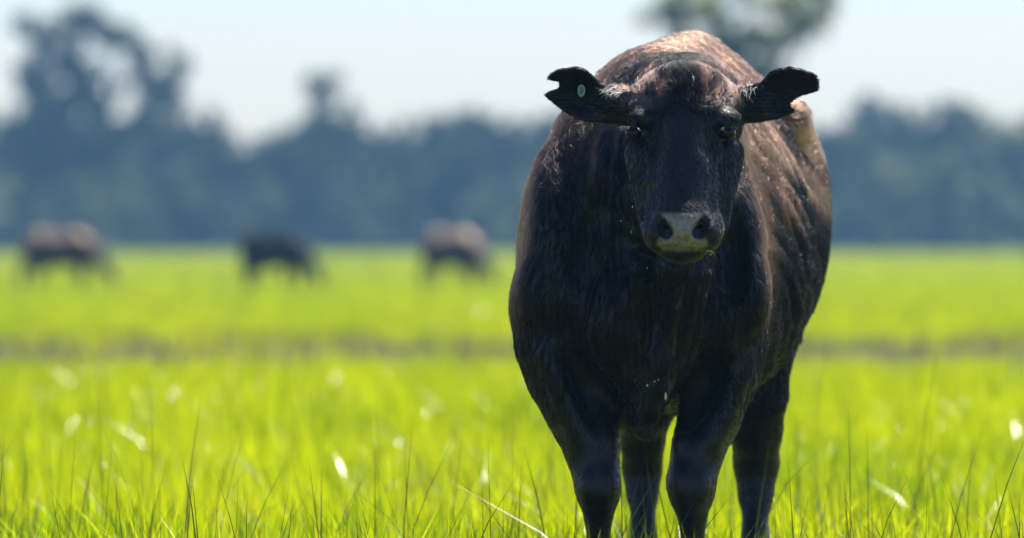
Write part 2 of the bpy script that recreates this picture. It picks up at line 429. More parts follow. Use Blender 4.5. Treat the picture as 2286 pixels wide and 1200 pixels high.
# ------------------------------------------------------------------ the cow facing the lens
def front_cow():
    base = W(1500, HOR, 0.9); base[2] = 0
    root = empty('cow', base)
    tag(root, 'large black cow facing forward with notched ears and a round green ear tag', 'cow')
    xs = axis((-0.08, 0.05, 0.008), (0.05, 0.70, 0.0055), (0.70, 0.90, 0.008))
    ys = axis((D - 0.22, D + 0.26, 0.0055), (D + 0.26, D + 2.1, 0.0125))
    zs = axis((-0.03, 0.45, 0.011), (0.45, 0.80, 0.009), (0.80, 1.36, 0.0055), (1.36, 1.52, 0.01))
    f = Field(xs, ys, zs)
    def cx(dy): return 0.301 + 0.129 * (dy - 0.4)
    # torso
    sl, g = f.box((-0.1, D + 0.25, 0.4), (0.95, D + 2.08, 1.52))
    dy = g[1] - D
    s = np.array([0.3, 0.55, 0.8, 1.05, 1.3, 1.55, 1.8])
    hw = np.interp(dy, s, [0.220, 0.232, 0.268, 0.306, 0.309, 0.300, 0.26])
    up = np.interp(dy, s, [0.42, 0.465, 0.485, 0.50, 0.525, 0.540, 0.49])
    dn = np.interp(dy, s, [0.26, 0.325, 0.35, 0.365, 0.355, 0.30, 0.20])
    zc = 0.88
    x = g[0] - cx(dy); z = g[2] - zc
    hz = np.where(z > 0, up, dn)
    ex = np.where(z > 0, 1.85, 2.3)
    u = np.abs(x) / hw; v = np.abs(z) / hz
    r2 = (u ** ex + v ** ex) ** (2 / ex)
    e = np.abs((dy - 1.06) / 0.78)
    d = (np.sqrt(r2 + e ** 7) - 1) * 0.31
    # ribs and hollows of the flank
    side = np.clip(np.abs(x) / 0.3, 0, 1) ** 2 * np.clip((dy - 0.7) / 0.15, 0, 1) * np.clip((1.55 - dy) / 0.2, 0, 1)
    wob = 0.5 * np.sin(dy * 9 + g[2] * 5) + 0.5 * np.sin(g[2] * 13 - dy * 4 + 1)
    uu = dy * 0.43 + g[2]; vv = dy - 0.43 * g[2]
    fold = np.sin(uu * 61 + 2.2 * np.sin(vv * 7 + 1)) * np.sin(uu * 23 + 5 * vv + 2) + 0.6 * np.sin(uu * 95 + 3 * np.sin(vv * 11)) * np.sin(vv * 9 - uu * 14)
    d = d + 0.0080 * side * fold
    f.put(sl, d.astype(np.float32), 0.02)
    # spine ridge and hooks (hips)
    f.cone([cx(0.9), D + 0.9, 1.335], [cx(1.6), D + 1.6, 1.368], 0.04, 0.045, 0.05)
    for sg in (-1, 1):
        f.ball([cx(1.42) + sg * 0.235, D + 1.42, 1.215], (0.055, 0.09, 0.05), 0.06)
        f.ball([cx(1.6) + sg * 0.17, D + 1.60, 1.0], (0.15, 0.20, 0.28), 0.08)
    # tail
    f.chain([([cx(1.8), D + 1.78, 1.28], 0.035), ([cx(1.86), D + 1.9, 1.15], 0.03), ([cx(1.88), D + 1.92, 0.7], 0.022), ([cx(1.88), D + 1.92, 0.5], 0.03)], 0.03)
    # shoulders
    f.ball(W(1240, 590, 0.50), (0.088, 0.17, 0.26), 0.05)
    f.ball(W(1618, 620, 0.46), (0.094, 0.13, 0.23), 0.025)
    f.ball(W(1296, 420, 0.58), (0.085, 0.17, 0.20), 0.06)
    f.cone(W(1606, 330, 0.60), W(1622, 520, 0.46), 0.055, 0.085, 0.03)
    # chest and brisket
    f.ball(W(1440, 712, 0.42), (0.172, 0.19, 0.17), 0.055)
    f.ball(W(1440, 840, 0.42), (0.072, 0.15, 0.080), 0.045)
    f.ball(W(1441, 918, 0.44), (0.036, 0.10, 0.068), 0.03)
    f.ball(W(1335, 700, 0.34), (0.075, 0.09, 0.12), 0.06)
    f.ball(W(1560, 700, 0.34), (0.075, 0.09, 0.12), 0.06)
    # fore legs
    f.chain([(W(1228, 690, 0.46), 0.086), (W(1247, 770, 0.45), 0.084), (W(1270, 850, 0.45), 0.078), (W(1301, 930, 0.44), 0.066),
             (W(1322, 1010, 0.42), 0.057)], 0.05)
    f.chain([(W(1322, 1010, 0.42), 0.057), (W(1334, 1075, 0.40), 0.049), (W(1336, 1105, 0.40), 0.043), (W(1336, 1150, 0.42), 0.0285),
             (W(1336, 1250, 0.43), 0.028), (W(1336, 1310, 0.42), 0.042), (W(1336, 1370, 0.38), 0.04)], 0.025)
    f.chain([(W(1632, 690, 0.50), 0.085), (W(1622, 770, 0.48), 0.083), (W(1610, 840, 0.47), 0.078), (W(1584, 930, 0.45), 0.068),
             (W(1557, 1010, 0.42), 0.056)], 0.03)
    f.chain([(W(1557, 1010, 0.42), 0.056), (W(1543, 1075, 0.40), 0.053), (W(1544, 1108, 0.40), 0.044), (W(1546, 1155, 0.42), 0.0285),
             (W(1546, 1250, 0.43), 0.028), (W(1546, 1310, 0.42), 0.042), (W(1546, 1370, 0.38), 0.04)], 0.025)
    for px, ds in ((1334, 0.40), (1543, 0.40)):
        f.ball(W(px, 1085, ds - 0.025), (0.045, 0.035, 0.05), 0.02)
    # hooves: two claws each
    for px, dd in ((1336, 0.36), (1546, 0.36)):
        for sg in (-1, 1):
            c = W(px, HOR, dd); c[0] += sg * 0.024; c[2] = 0.035
            f.ball(c, (0.028, 0.06, 0.042), 0.012)
    # hind legs
    for pts in ([(1440, 700, 1.62, .14), (1437, 900, 1.60, .075), (1434, 985, 1.66, .050), (1434, 1045, 1.70, .045), (1434, 1100, 1.68, .034), (1436, 1200, 1.63, .0285), (1437, 1270, 1.60, .036), (1437, 1325, 1.55, .036)],
                [(1672, 700, 1.62, .14), (1690, 880, 1.60, .070), (1688, 960, 1.64, .060), (1688, 1035, 1.70, .052), (1687, 1100, 1.68, .039), (1686, 1200, 1.63, .030), (1686, 1270, 1.60, .038), (1686, 1325, 1.55, .037)]):
        f.chain([(W(a, b, c), r) for a, b, c, r in pts], 0.03)
        for sg in (-1, 1):
            c = W(pts[-1][0], HOR, 1.53); c[0] += sg * 0.024; c[2] = 0.035
            f.ball(c, (0.028, 0.06, 0.042), 0.012)
    # udder shadow mass under the flank
    f.ball([cx(1.35), D + 1.35, 0.60], (0.14, 0.16, 0.10), 0.06)
    # neck
    f.cone(W(1532, 250, 0.27), W(1470, 300, 0.80), 0.130, 0.19, 0.06)
    f.cone(W(1518, 420, 0.22), W(1452, 530, 0.60), 0.105, 0.205, 0.045)
    f.ball(W(1214, 655, 0.42), (0.066, 0.09, 0.10), 0.03)
    f.ball(W(1664, 650, 0.40), (0.056, 0.08, 0.10), 0.03)
    # dewlap folds
    f.chain([(W(1508, 585, 0.12), 0.045), (W(1492, 680, 0.205), 0.030), (W(1476, 790, 0.225), 0.022), (W(1450, 905, 0.29), 0.026), (W(1440, 945, 0.40), 0.03)], 0.03)
    f.chain([(W(1560, 610, 0.20), 0.03), (W(1520, 720, 0.27), 0.016), (W(1490, 830, 0.29), 0.012)], 0.045)
    f.chain([(W(1440, 600, 0.22), 0.03), (W(1425, 720, 0.27), 0.016), (W(1430, 830, 0.28), 0.012)], 0.045)
    # creases between neck, chest and arm; loose folds of the neck and dewlap; forearm muscle; knees
    f.fold([(1338, 440), (1318, 545), (1286, 650), (1264, 745), (1300, 840), (1350, 920)], 0.030, 0.035, True, 0.30)
    f.fold([(1636, 480), (1634, 590), (1618, 690), (1608, 770), (1575, 850), (1522, 935)], 0.028, 0.035, True, 0.30)
    f.fold([(1392, 320), (1378, 450), (1392, 600), (1400, 690)], 0.014, 0.022)
    f.fold([(1352, 310), (1342, 430), (1352, 570)], 0.013, 0.022)
    f.fold([(1420, 520), (1428, 640), (1424, 760), (1432, 850)], 0.013, 0.02)
    f.fold([(1500, 600), (1494, 700), (1480, 800), (1462, 880), (1446, 950)], 0.017, 0.02)
    f.fold([(1556, 600), (1540, 690), (1510, 790), (1482, 880)], 0.013, 0.02)
    f.fold([(1468, 640), (1462, 760), (1450, 850)], 0.010, 0.012, True, 0.3)
    f.fold([(1218, 790), (1258, 890), (1298, 985)], 0.020, 0.022)
    f.fold([(1664, 800), (1628, 900), (1588, 985)], 0.020, 0.022)
    f.fold([(1322, 900), (1352, 975)], 0.016, 0.02)
    f.fold([(1552, 910), (1520, 985)], 0.016, 0.02)
    for kx in (1334, 1543):
        for sg in (-1, 1): f.fold([(kx + sg * 20, 1068), (kx + sg * 17, 1108)], 0.016, 0.012)
    # head
    c0 = 1527
    f.ball(W(c0, 245, 0.13), (0.106, 0.10, 0.075), 0.03)
    f.ball(W(c0 + 3, 190, 0.118), (0.066, 0.055, 0.046), 0.05)                                   # poll, overhanging the forehead
    f.ball(W(c0 + 1, 232, 0.088), (0.060, 0.05, 0.065), 0.045)
    for sg in (-1, 1):
        f.cone(W(c0 + sg * 62, 206, 0.150), W(c0 + sg * 98, 250, 0.11), 0.036, 0.028, 0.03)   # temples
    f.cone(W(c0 - 1, 270, 0.070), W(c0 - 3, 482, -0.050), 0.086, 0.062, 0.035)
    for sg in (-1, 1):
        f.cone(W(c0 + sg * 68, 318, 0.012), W(c0 - 3 + sg * 60, 440, -0.030), 0.012, 0.012, 0.018)      # edge of the face
        f.cone(W(c0 - 3 + sg * 60, 440, -0.030), W(c0 - 3 + sg * 74, 500, -0.055), 0.012, 0.014, 0.02)
    f.ball(W(c0 - 3, 390, 0.15), (0.106, 0.12, 0.13), 0.04)
    for sg in (-1, 1):
        f.ball(W(c0 + sg * 98, 266, 0.062), (0.030, 0.040, 0.022), 0.018)         # brow
        f.cone(W(c0 + sg * 90, 345, 0.10), W(c0 + sg * 68, 500, 0.01), 0.044, 0.033, 0.03)   # cheek and jaw
        f.cone(W(c0 + sg * 94, 335, 0.055), W(c0 + sg * 74, 430, 0.01), 0.010, 0.006, 0.035)   # cheek bone ridge
        f.cone(W(c0 + sg * 74, 315, -0.03), W(c0 + sg * 82, 345, -0.03), 0.026, 0.018, 0.035, sub=True)   # hollow before the eye
    # muzzle
    f.ball(W(c0 - 3, 515, -0.055), (0.084, 0.075, 0.058), 0.03)
    for sg in (-1, 1):
        f.ball(W(c0 - 3 + sg * 57, 522, -0.065), (0.030, 0.06, 0.038), 0.02)
    f.ball(W(c0 - 3, 514, -0.100), (0.056, 0.028, 0.034), 0.018)
    f.ball(W(c0 - 4, 566, -0.045), (0.050, 0.06, 0.024), 0.014)                    # chin
    f.cone(W(c0 - 90, 556, -0.107), W(c0 + 84, 556, -0.107), 0.0035, 0.0035, 0.008, sub=True, m=0.03)   # mouth line
    for sg in (-1, 1):                                                               # nostrils
        f.cone(W(c0 - 3 + sg * 53, 489, -0.118), W(c0 - 3 + sg * 37, 515, -0.125), 0.011, 0.0165, 0.008, sub=True, m=0.03)
        f.cone(W(c0 - 3 + sg * 46, 502, -0.125), W(c0 - 3 + sg * 38, 507, -0.07), 0.010, 0.007, 0.008, sub=True, m=0.03)
    # vein on the cheek
    f.fold([(1434, 322), (1447, 342), (1452, 375), (1449, 402), (1436, 420)], 0.0055, 0.006, False, 0.1)
    # eye sockets
    for sg in (-1, 1):
        f.ball(W(c0 - 8 + sg * 113, 296, 0.035), (0.021, 0.022, 0.014), 0.008, sub=True)
        f.cone(W(c0 - 8 + sg * 108, 281, 0.030), W(c0 - 8 + sg * 90, 290, 0.005), 0.006, 0.004, 0.012)    # upper lid
        f.cone(W(c0 - 8 + sg * 112, 311, 0.032), W(c0 - 8 + sg * 92, 312, 0.012), 0.004, 0.003, 0.01)     # lower lid
    # ears: shallow cupped leaves with notched edges
    EL = [(1400, 214), (1375, 209), (1348, 192), (1325, 172), (1306, 156), (1290, 150), (1250, 154), (1230, 164), (1222, 178), (1248, 183), (1249, 196),
          (1228, 203), (1215, 213), (1235, 229), (1262, 251), (1285, 266), (1310, 273), (1350, 272), (1400, 266)]
    ER = [(1642, 214), (1672, 204), (1697, 188), (1716, 164), (1733, 155), (1760, 150), (1787, 154), (1817, 164), (1827, 178), (1827, 203), (1807, 209),
          (1787, 214), (1766, 228), (1762, 240), (1776, 246), (1765, 256), (1745, 263), (1725, 269), (1690, 268), (1661, 262), (1642, 262)]
    for poly, xr, sg in ((EL, 1400, -1), (ER, 1642, 1)):
        dE = 0.17
        q = [W(a, b, dE) for a, b in poly]; q2 = [(v[0], v[2]) for v in q]
        root_x = W(xr, 235, dE)[0]
        lo = (min(v[0] for v in q2) - 0.04, D + 0.06, min(v[1] for v in q2) - 0.04); hi = (max(v[0] for v in q2) + 0.04, D + 0.30, max(v[1] for v in q2) + 0.04)
        sl, g = f.box(lo, hi)
        d2 = poly_sdf(q2, g[0] + 0 * g[2], g[2] + 0 * g[0])
        t = np.clip((g[0] - root_x) * sg / 0.18, -0.2, 1.2)
        zm = W(xr, 240, dE)[2] + 0.035 * t                        # ear axis rises a little to the tip
        cup = D + dE - 0.02 + 0.02 * t + 0.022 * (1 - np.clip(((g[2] - zm) / 0.05) ** 2, 0, 1.6)) * (1 - 0.4 * t)
        th = 0.0080 + 0.010 * np.clip(1 - t, 0, 1) ** 3
        dd = np.abs(g[1] - cup) * 0.9 - th
        q_ = np.maximum(d2, dd) + 0.0
        both = np.where((d2 > -0.004) & (dd > -0.004), np.sqrt(np.maximum(d2 + 0.004, 0) ** 2 + np.maximum(dd + 0.004, 0) ** 2) - 0.004, q_)
        f.put(sl, both.astype(np.float32), 0.008)
        # ear root
        f.cone(W(xr - sg * 20, 240, 0.17), W(xr + sg * 35, 232, 0.175), 0.044, 0.036, 0.03)
    V, F = f.surface()
    V = relax(V, F, 2, 0.45)
    vn, area = normals(V, F)
    # bare wet skin of the nose
    px = (V[:, 0] / (V[:, 1] / D)) * 1000 + 1143; py = HOR - (V[:, 2] - H) / (V[:, 1] / D) * 1000
    dy = V[:, 1] - D
    hwid = np.interp(py, [474, 486, 505, 520, 536, 547, 556], [52, 52, 44, 40, 54, 57, 44])
    edge = np.minimum(hwid - np.abs(px - 1524), np.minimum(py - 477, 557 - py))
    nose = np.clip(edge / 12 + 0.5, 0, 1) * (dy < -0.03)
    for sg in (-1, 1):                                      # dark inside of the nostrils
        ax_, az_, bx_, bz_ = 1524 + sg * 54, 487, 1524 + sg * 37, 519
        t = np.clip(((px - ax_) * (bx_ - ax_) + (py - az_) * (bz_ - az_)) / ((bx_ - ax_) ** 2 + (bz_ - az_) ** 2), 0, 1)
        dn2 = np.hypot(px - ax_ - t * (bx_ - ax_), py - az_ - t * (bz_ - az_))
        nose = nose * np.clip((dn2 - 10 - 4.5 * t) / 3, 0, 1)
        nostril = (dn2 < 15) & (dy < -0.03) if sg < 0 else nostril | ((dn2 < 15) & (dy < -0.03))
    def sunlit_coat(P_, N_):
        """sunlight painted into the coat colour: topline and upper flanks, backlit sides of the shoulders"""
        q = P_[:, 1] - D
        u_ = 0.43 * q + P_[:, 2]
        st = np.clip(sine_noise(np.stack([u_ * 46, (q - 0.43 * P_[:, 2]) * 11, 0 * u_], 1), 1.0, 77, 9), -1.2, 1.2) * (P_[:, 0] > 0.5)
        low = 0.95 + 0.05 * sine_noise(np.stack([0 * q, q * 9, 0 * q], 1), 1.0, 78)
        b_ = np.clip((q - 0.36) / 0.30, 0, 1) * np.clip((P_[:, 2] - low) / 0.2, 0, 1)  # sun on topline and upper flank, put into the colour
        r_ = np.clip((np.abs(N_[:, 0]) - 0.72) / 0.2, 0, 1) * np.clip((q - 0.28) / 0.1, 0, 1) * np.clip((0.85 - q) / 0.15, 0, 1) * np.clip((P_[:, 2] - 0.70) / 0.2, 0, 1)  # backlit edge of the shoulders, put into the colour
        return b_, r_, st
    vb, vr, vs = sunlit_coat(V, vn)
    under = np.clip(np.maximum(vb * (0.42 - 0.55 * vs - 0.12 * np.clip((V[:, 2] - 1.27) / 0.08, 0, 1)), 0.22 * vr), 0, 1) * ((px < 1385) | (px > 1662) | (dy > 0.3))  # sunlight painted into the hide beneath the lightened hair
    body = mesh_obj('body', V, F, M_HIDE, root, attrs={'nose': nose, 'sunlit_hide': under})

    # coat
    g = np.random.default_rng(3)
    n = 340000
    headf = (dy[F[:, 0]] < 0.30) & (py[F[:, 0]] < 620)
    facing = vn[F[:, 0]] @ np.array([0.0, -1.0, 0.1])
    w = np.where(headf, 2.6, 1.0) * np.clip(0.50 + facing * 0.75 + 0.55 * np.clip(vn[F[:, 0], 2], 0, 1), 0.12, 1) * (1 - np.clip(nose[F].max(1) * 2, 0, 1)) * (1 - nostril[F[:, 0]]) * (V[F[:, 0], 2] > 0.15)
    fpy = py[F[:, 0]]; fdy = dy[F[:, 0]]
    w = w * np.where(headf & (fpy > 255), 0.40, 1.0) * np.where(~headf & (fdy < 0.55) & (facing > 0.25), 0.50, 1.0) * np.where(V[F[:, 0], 2] < 0.5, 0.5, 1.0)   # short sleek coat on face, chest and legs
    P, Nn = scatter(V, F, vn, area, n, g, w)
    ppx = (P[:, 0] / (P[:, 1] / D)) * 1000 + 1143; ppy = HOR - (P[:, 2] - H) / (P[:, 1] / D) * 1000; pdy = P[:, 1] - D
    head = (pdy < 0.27) & (ppy < 600) & (ppx > 1385) & (ppx < 1660)
    ear = (pdy < 0.25) & (ppy < 285) & ~head
    dirs = np.zeros((n, 3))
    dirs[:] = (0.0, 0.75, -0.65)
    frontal = np.clip((0.75 - pdy) / 0.35, 0, 1)[:, None]
    dirs = dirs * (1 - frontal) + np.array([0.0, 0.15, -1.0]) * frontal
    dirs[:, 0] += frontal[:, 0] * np.clip((1450 - ppx) / 400, -1, 1) * -0.25
    wz = np.clip((235 - ppy) / 40, -1, 1)
    dirs[head] = np.stack([(ppx[head] - 1527) / 260, np.where(wz[head] > 0, 0.3, 0.1), wz[head] * 1.0], 1)
    dirs[ear] = np.stack([np.sign(ppx[ear] - 1527), 0 * ppx[ear], 0.1 + 0 * ppx[ear]], 1)
    amp = np.where(head | ear, 0.28, 0.42)[:, None]
    swirl = np.stack([sine_noise(P, 28, 11), sine_noise(P, 28, 12), sine_noise(P, 28, 13)], 1)
    clump = np.stack([sine_noise(P, 130, 21), sine_noise(P, 130, 22), sine_noise(P, 130, 23)], 1)
    fine = np.stack([sine_noise(P, 420, 25), sine_noise(P, 420, 26), sine_noise(P, 420, 27)], 1)
    dirs = dirs + amp * 0.55 * swirl + amp * 0.7 * clump + amp * 0.6 * fine + 0.12 * g.normal(size=(n, 3))
    cs = np.where(head | ear, 0.009, 0.016)[:, None]                     # locks: tips of neighbouring strands draw together
    cell = np.floor(P / cs); jit = np.stack([np.modf(np.abs(np.sin(cell @ np.array(q_)) * 43758.5))[0] for q_ in ((12.9, 78.2, 37.7), (39.3, 11.1, 83.1), (73.1, 52.2, 9.9))], 1)
    dirs = dirs + np.where(head | ear, 0.35, 0.75)[:, None] * ((cell + 0.2 + 0.6 * jit) * cs - P) / cs
    length = np.where(head, 0.011, np.where(ear, 0.009, 0.026)) * g.uniform(0.6, 1.3, n)
    length = np.where(~head & ~ear, length * np.interp(P[:, 2], [0.3, 0.45, 0.75], [0.22, 0.35, 1.0]), length)
    length = np.where(head & (ppy < 215), length * 2.6, length)
    length = np.where(head & (pdy < -0.01), length * 0.55, length)
    lift = np.where(ear, 0.25, np.where(ppy < 215, 0.26, 0.15)) * (head | ear) + ~(head | ear) * np.where(head | ear, 0.0, np.interp(pdy, [0.4, 0.8], [0.17, 0.32]) * np.interp(P[:, 2], [0.5, 0.8], [0.6, 1.0])) * g.uniform(0.5, 1.5, n) + 0.06 * sine_noise(P, 60, 31) + 0.05 * sine_noise(P, 300, 32)
    lift = np.clip(lift, 0.04, 0.9)
    radius = np.where(head | ear, 0.00030, np.interp(pdy, [0.4, 0.8], [0.00034, 0.00044])) * g.uniform(0.7, 1.2, n)
    sunlit_top, rim_light, streak = sunlit_coat(P, Nn)
    rim_light = rim_light * ~head * ~ear
    crown = np.clip((248 - ppy) / 22, 0, 1) * np.clip((ppy - 142) / 16, 0.12, 1) * head * np.clip((np.abs(ppx - 1528) - 26) / 22, 0.05, 1) * np.clip(0.75 + 0.45 * sine_noise(P, 160, 91), 0.1, 1)  # sunlit temple patches, painted as paler and glossier hair
    br = np.maximum(sunlit_top, 0.8 * rim_light)
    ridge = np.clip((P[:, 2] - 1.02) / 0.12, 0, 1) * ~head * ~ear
    coat_tone = np.where(ear | head, 0.985 - 0.20 * crown, 0.985 - 0.36 * rim_light - (0.41 - 0.10 * np.clip((P[:, 2] - 1.27) / 0.08, 0, 1) - 0.38 * streak * np.clip((1.34 - P[:, 2]) / 0.1, 0, 1)) * sunlit_top * (1 - 0.6 * rim_light)) + br * (0.05 * sine_noise(P, 12, 41) + 0.07 * g.normal(size=n))  # lighter strands paint the sun on back, flank, shoulder edge and temples
    hair('coat', P, Nn, dirs, length, radius, lift, np.clip(coat_tone, 0.32, 1.0), root, droop=0.05, gloss=1.28 + np.maximum(0.30 * br, np.maximum(0.12 * ridge, 0.62 * crown)))  # gloss raised where sunlight is painted, and along the topline
    # sparse long guard hairs that catch the sun along the outline
    m = 3500
    P2, N2 = scatter(V, F, vn, area, m, g, (V[F[:, 0], 2] > 0.55) * (dy[F[:, 0]] > 0.33) * (np.abs(vn[F[:, 0], 1]) < 0.75))
    d2_ = np.array([0, 0.75, -0.5]) + 0.4 * g.normal(size=(m, 3))
    hair('guard_hair', P2, N2, d2_, g.uniform(0.018, 0.034, m), g.uniform(0.00016, 0.00024, m), g.uniform(0.4, 0.9, m), np.full(m, 0.8), root)

    # inner-ear tufts, lashes and the long guard hairs of the outline
    tufts = []
    for (px0, py0, dpx, dpy, cnt) in ((1378, 203, -24, 12, 30), (1362, 194, -16, 12, 12), (1662, 199, 20, 9, 20), (1682, 194, 12, 12, 6)):
        for _ in range(cnt):
            a = W(px0 + g.normal() * 11, py0 + g.normal() * 7, 0.135); b = W(px0 + dpx * g.uniform(.4, 1.0) + g.normal() * 12, py0 + dpy * g.uniform(.2, 1.1) + g.normal() * 9, 0.105)
            tufts.append((a, b))
    n_tuft = len(tufts)
    for (px0, py0, dpx, dpy, cnt) in ((1402, 285, -14, -2, 26), (1634, 283, 13, -3, 26)):
        for _ in range(cnt):
            a = W(px0 + g.normal() * 5, py0 + g.normal() * 1.5, 0.02); b = W(px0 + dpx * g.uniform(.6, 1.2) + g.normal() * 4, py0 + dpy + g.normal() * 5, 0.0)
            tufts.append((a, b))
    A = np.array([t[0] for t in tufts]); B = np.array([t[1] for t in tufts])
    dd = B - A; ln = np.linalg.norm(dd, axis=1); dn_ = dd / ln[:, None]
    nn = np.cross(dn_, np.array([0, 0, 1.0])); nn /= np.linalg.norm(nn, axis=1)[:, None]
    # ear tufts and lashes
    for nm, q, mt, ml in (('ear_tuft', slice(0, n_tuft), M_TUFT, 0.28), ('eyelashes', slice(n_tuft, None), M_COAT, 0.95)):
        m_ = len(A[q])
        o = hair(nm, A[q], nn[q], dn_[q], ln[q], np.full(m_, 0.00035), np.full(m_, 0.25), np.full(m_, ml), root, droop=0.15)
        o.data.materials.clear(); o.data.materials.append(mt)

    # eyes
    for sg in (-1, 1):
        c = W(c0 - 8 + sg * 105, 297, 0.046); r = 0.0185
        u = np.linspace(0, 2 * np.pi, 25)[:-1]; v_ = np.linspace(0.02, np.pi - 0.02, 13)
        U, Vv = np.meshgrid(u, v_, indexing='ij')
        pts = np.stack([np.sin(Vv) * np.cos(U), np.sin(Vv) * np.sin(U), np.cos(Vv)], -1).reshape(-1, 3) * r + c
        i = np.arange(24)[:, None] * 13 + np.arange(12)[None]; i2 = ((np.arange(24) + 1) % 24)[:, None] * 13 + np.arange(12)[None]
        mesh_obj('eye', pts, np.stack([i, i + 1, i2 + 1, i2], -1).reshape(-1, 4), M_EYE, root)
    # button tag in the notched ear: a flat ring with a stud
    c = W(1298, 203, 0.150)
    prof = [(0.0145, 0.003), (0.0140, -0.003), (0.0115, -0.005), (0.0075, -0.004), (0.0070, 0.0), (0.0042, 0.0), (0.0036, -0.005), (0.0001, -0.006)]
    u = np.linspace(0, 2 * np.pi, 29)[:-1]
    pts = np.concatenate([np.stack([c[0] + 0.62 * r * np.cos(u), np.full(28, c[1] + y), c[2] + r * np.sin(u)], 1) for r, y in prof])
    i = np.arange(28); j = (i + 1) % 28
    mesh_obj('ear_tag', pts, np.concatenate([np.stack([k * 28 + i, k * 28 + j, (k + 1) * 28 + j, (k + 1) * 28 + i], 1) for k in range(len(prof) - 1)]), M_TAG, root)
    def skin(qx, qy, r=9):
        """front-most point of the hide seen from ahead at a place"""
        k_ = np.where((np.abs(px - qx) < r) & (np.abs(py - qy) < r))[0]
        return D + dy[k_].min() - D
    # drops of drool and a bit of chewed grass on the chest
    for qx, qy, rx_, rz_, mt in ((1445, 860, 2.2, 3.2, M_DROP), (1461, 851, 1.6, 1.6, M_DROP), (1470, 847, 1.5, 1.5, M_DROP), (1412, 462, 1.6, 2.4, M_DROP), (1386, 493, 1.5, 2.0, M_DROP), (1409, 518, 1.6, 2.2, M_DROP), (1445, 598, 1.6, 2.2, M_DROP), (1486, 886, 3.0, 9.5, M_WISP)):
        c = W(qx, qy, skin(qx, qy) - 0.012)
        u = np.linspace(0, 2 * np.pi, 9)[:-1]; vv = np.linspace(0.05, np.pi - 0.05, 6)
        U, Vv = np.meshgrid(u, vv, indexing='ij')
        pts = np.stack([np.sin(Vv) * np.cos(U) * rx_, np.sin(Vv) * np.sin(U) * rx_, np.cos(Vv) * rz_ + 0.3 * rz_ * np.cos(Vv) ** 2], -1).reshape(-1, 3) * 0.001 + c
        i = np.arange(8)[:, None] * 6 + np.arange(5)[None]; i2 = ((np.arange(8) + 1) % 8)[:, None] * 6 + np.arange(5)[None]
        mesh_obj('drool_drop' if mt is M_DROP else 'grass_fragment', pts, np.stack([i, i + 1, i2 + 1, i2], -1).reshape(-1, 4), mt, root)
    # straws stuck to the lips
    for a, b in ((W(1576, 560, -0.10), W(1592, 566, -0.11)), (W(1588, 560, -0.10), W(1597, 576, -0.10)), (W(1583, 568, -0.10), W(1590, 573, -0.11))):
        mid = (a + b) / 2 + np.array([0.002, -0.004, 0.003]); s = np.array([0.0, 0.0, 0.0013]); y = np.array([0, 0.001, 0])
        pts = np.array([a - s, a + s, mid - s, mid + s, b - s * .4, b + s * .4])
        pts = np.concatenate([pts, pts + y])
        mesh_obj('straw', pts, [[0, 1, 3, 2], [2, 3, 5, 4], [6, 8, 9, 7], [8, 10, 11, 9], [0, 2, 8, 6], [2, 4, 10, 8], [1, 7, 9, 3], [3, 9, 11, 5], [0, 6, 7, 1], [4, 5, 11, 10]], M_WISP, root)
    return root
front_cow()

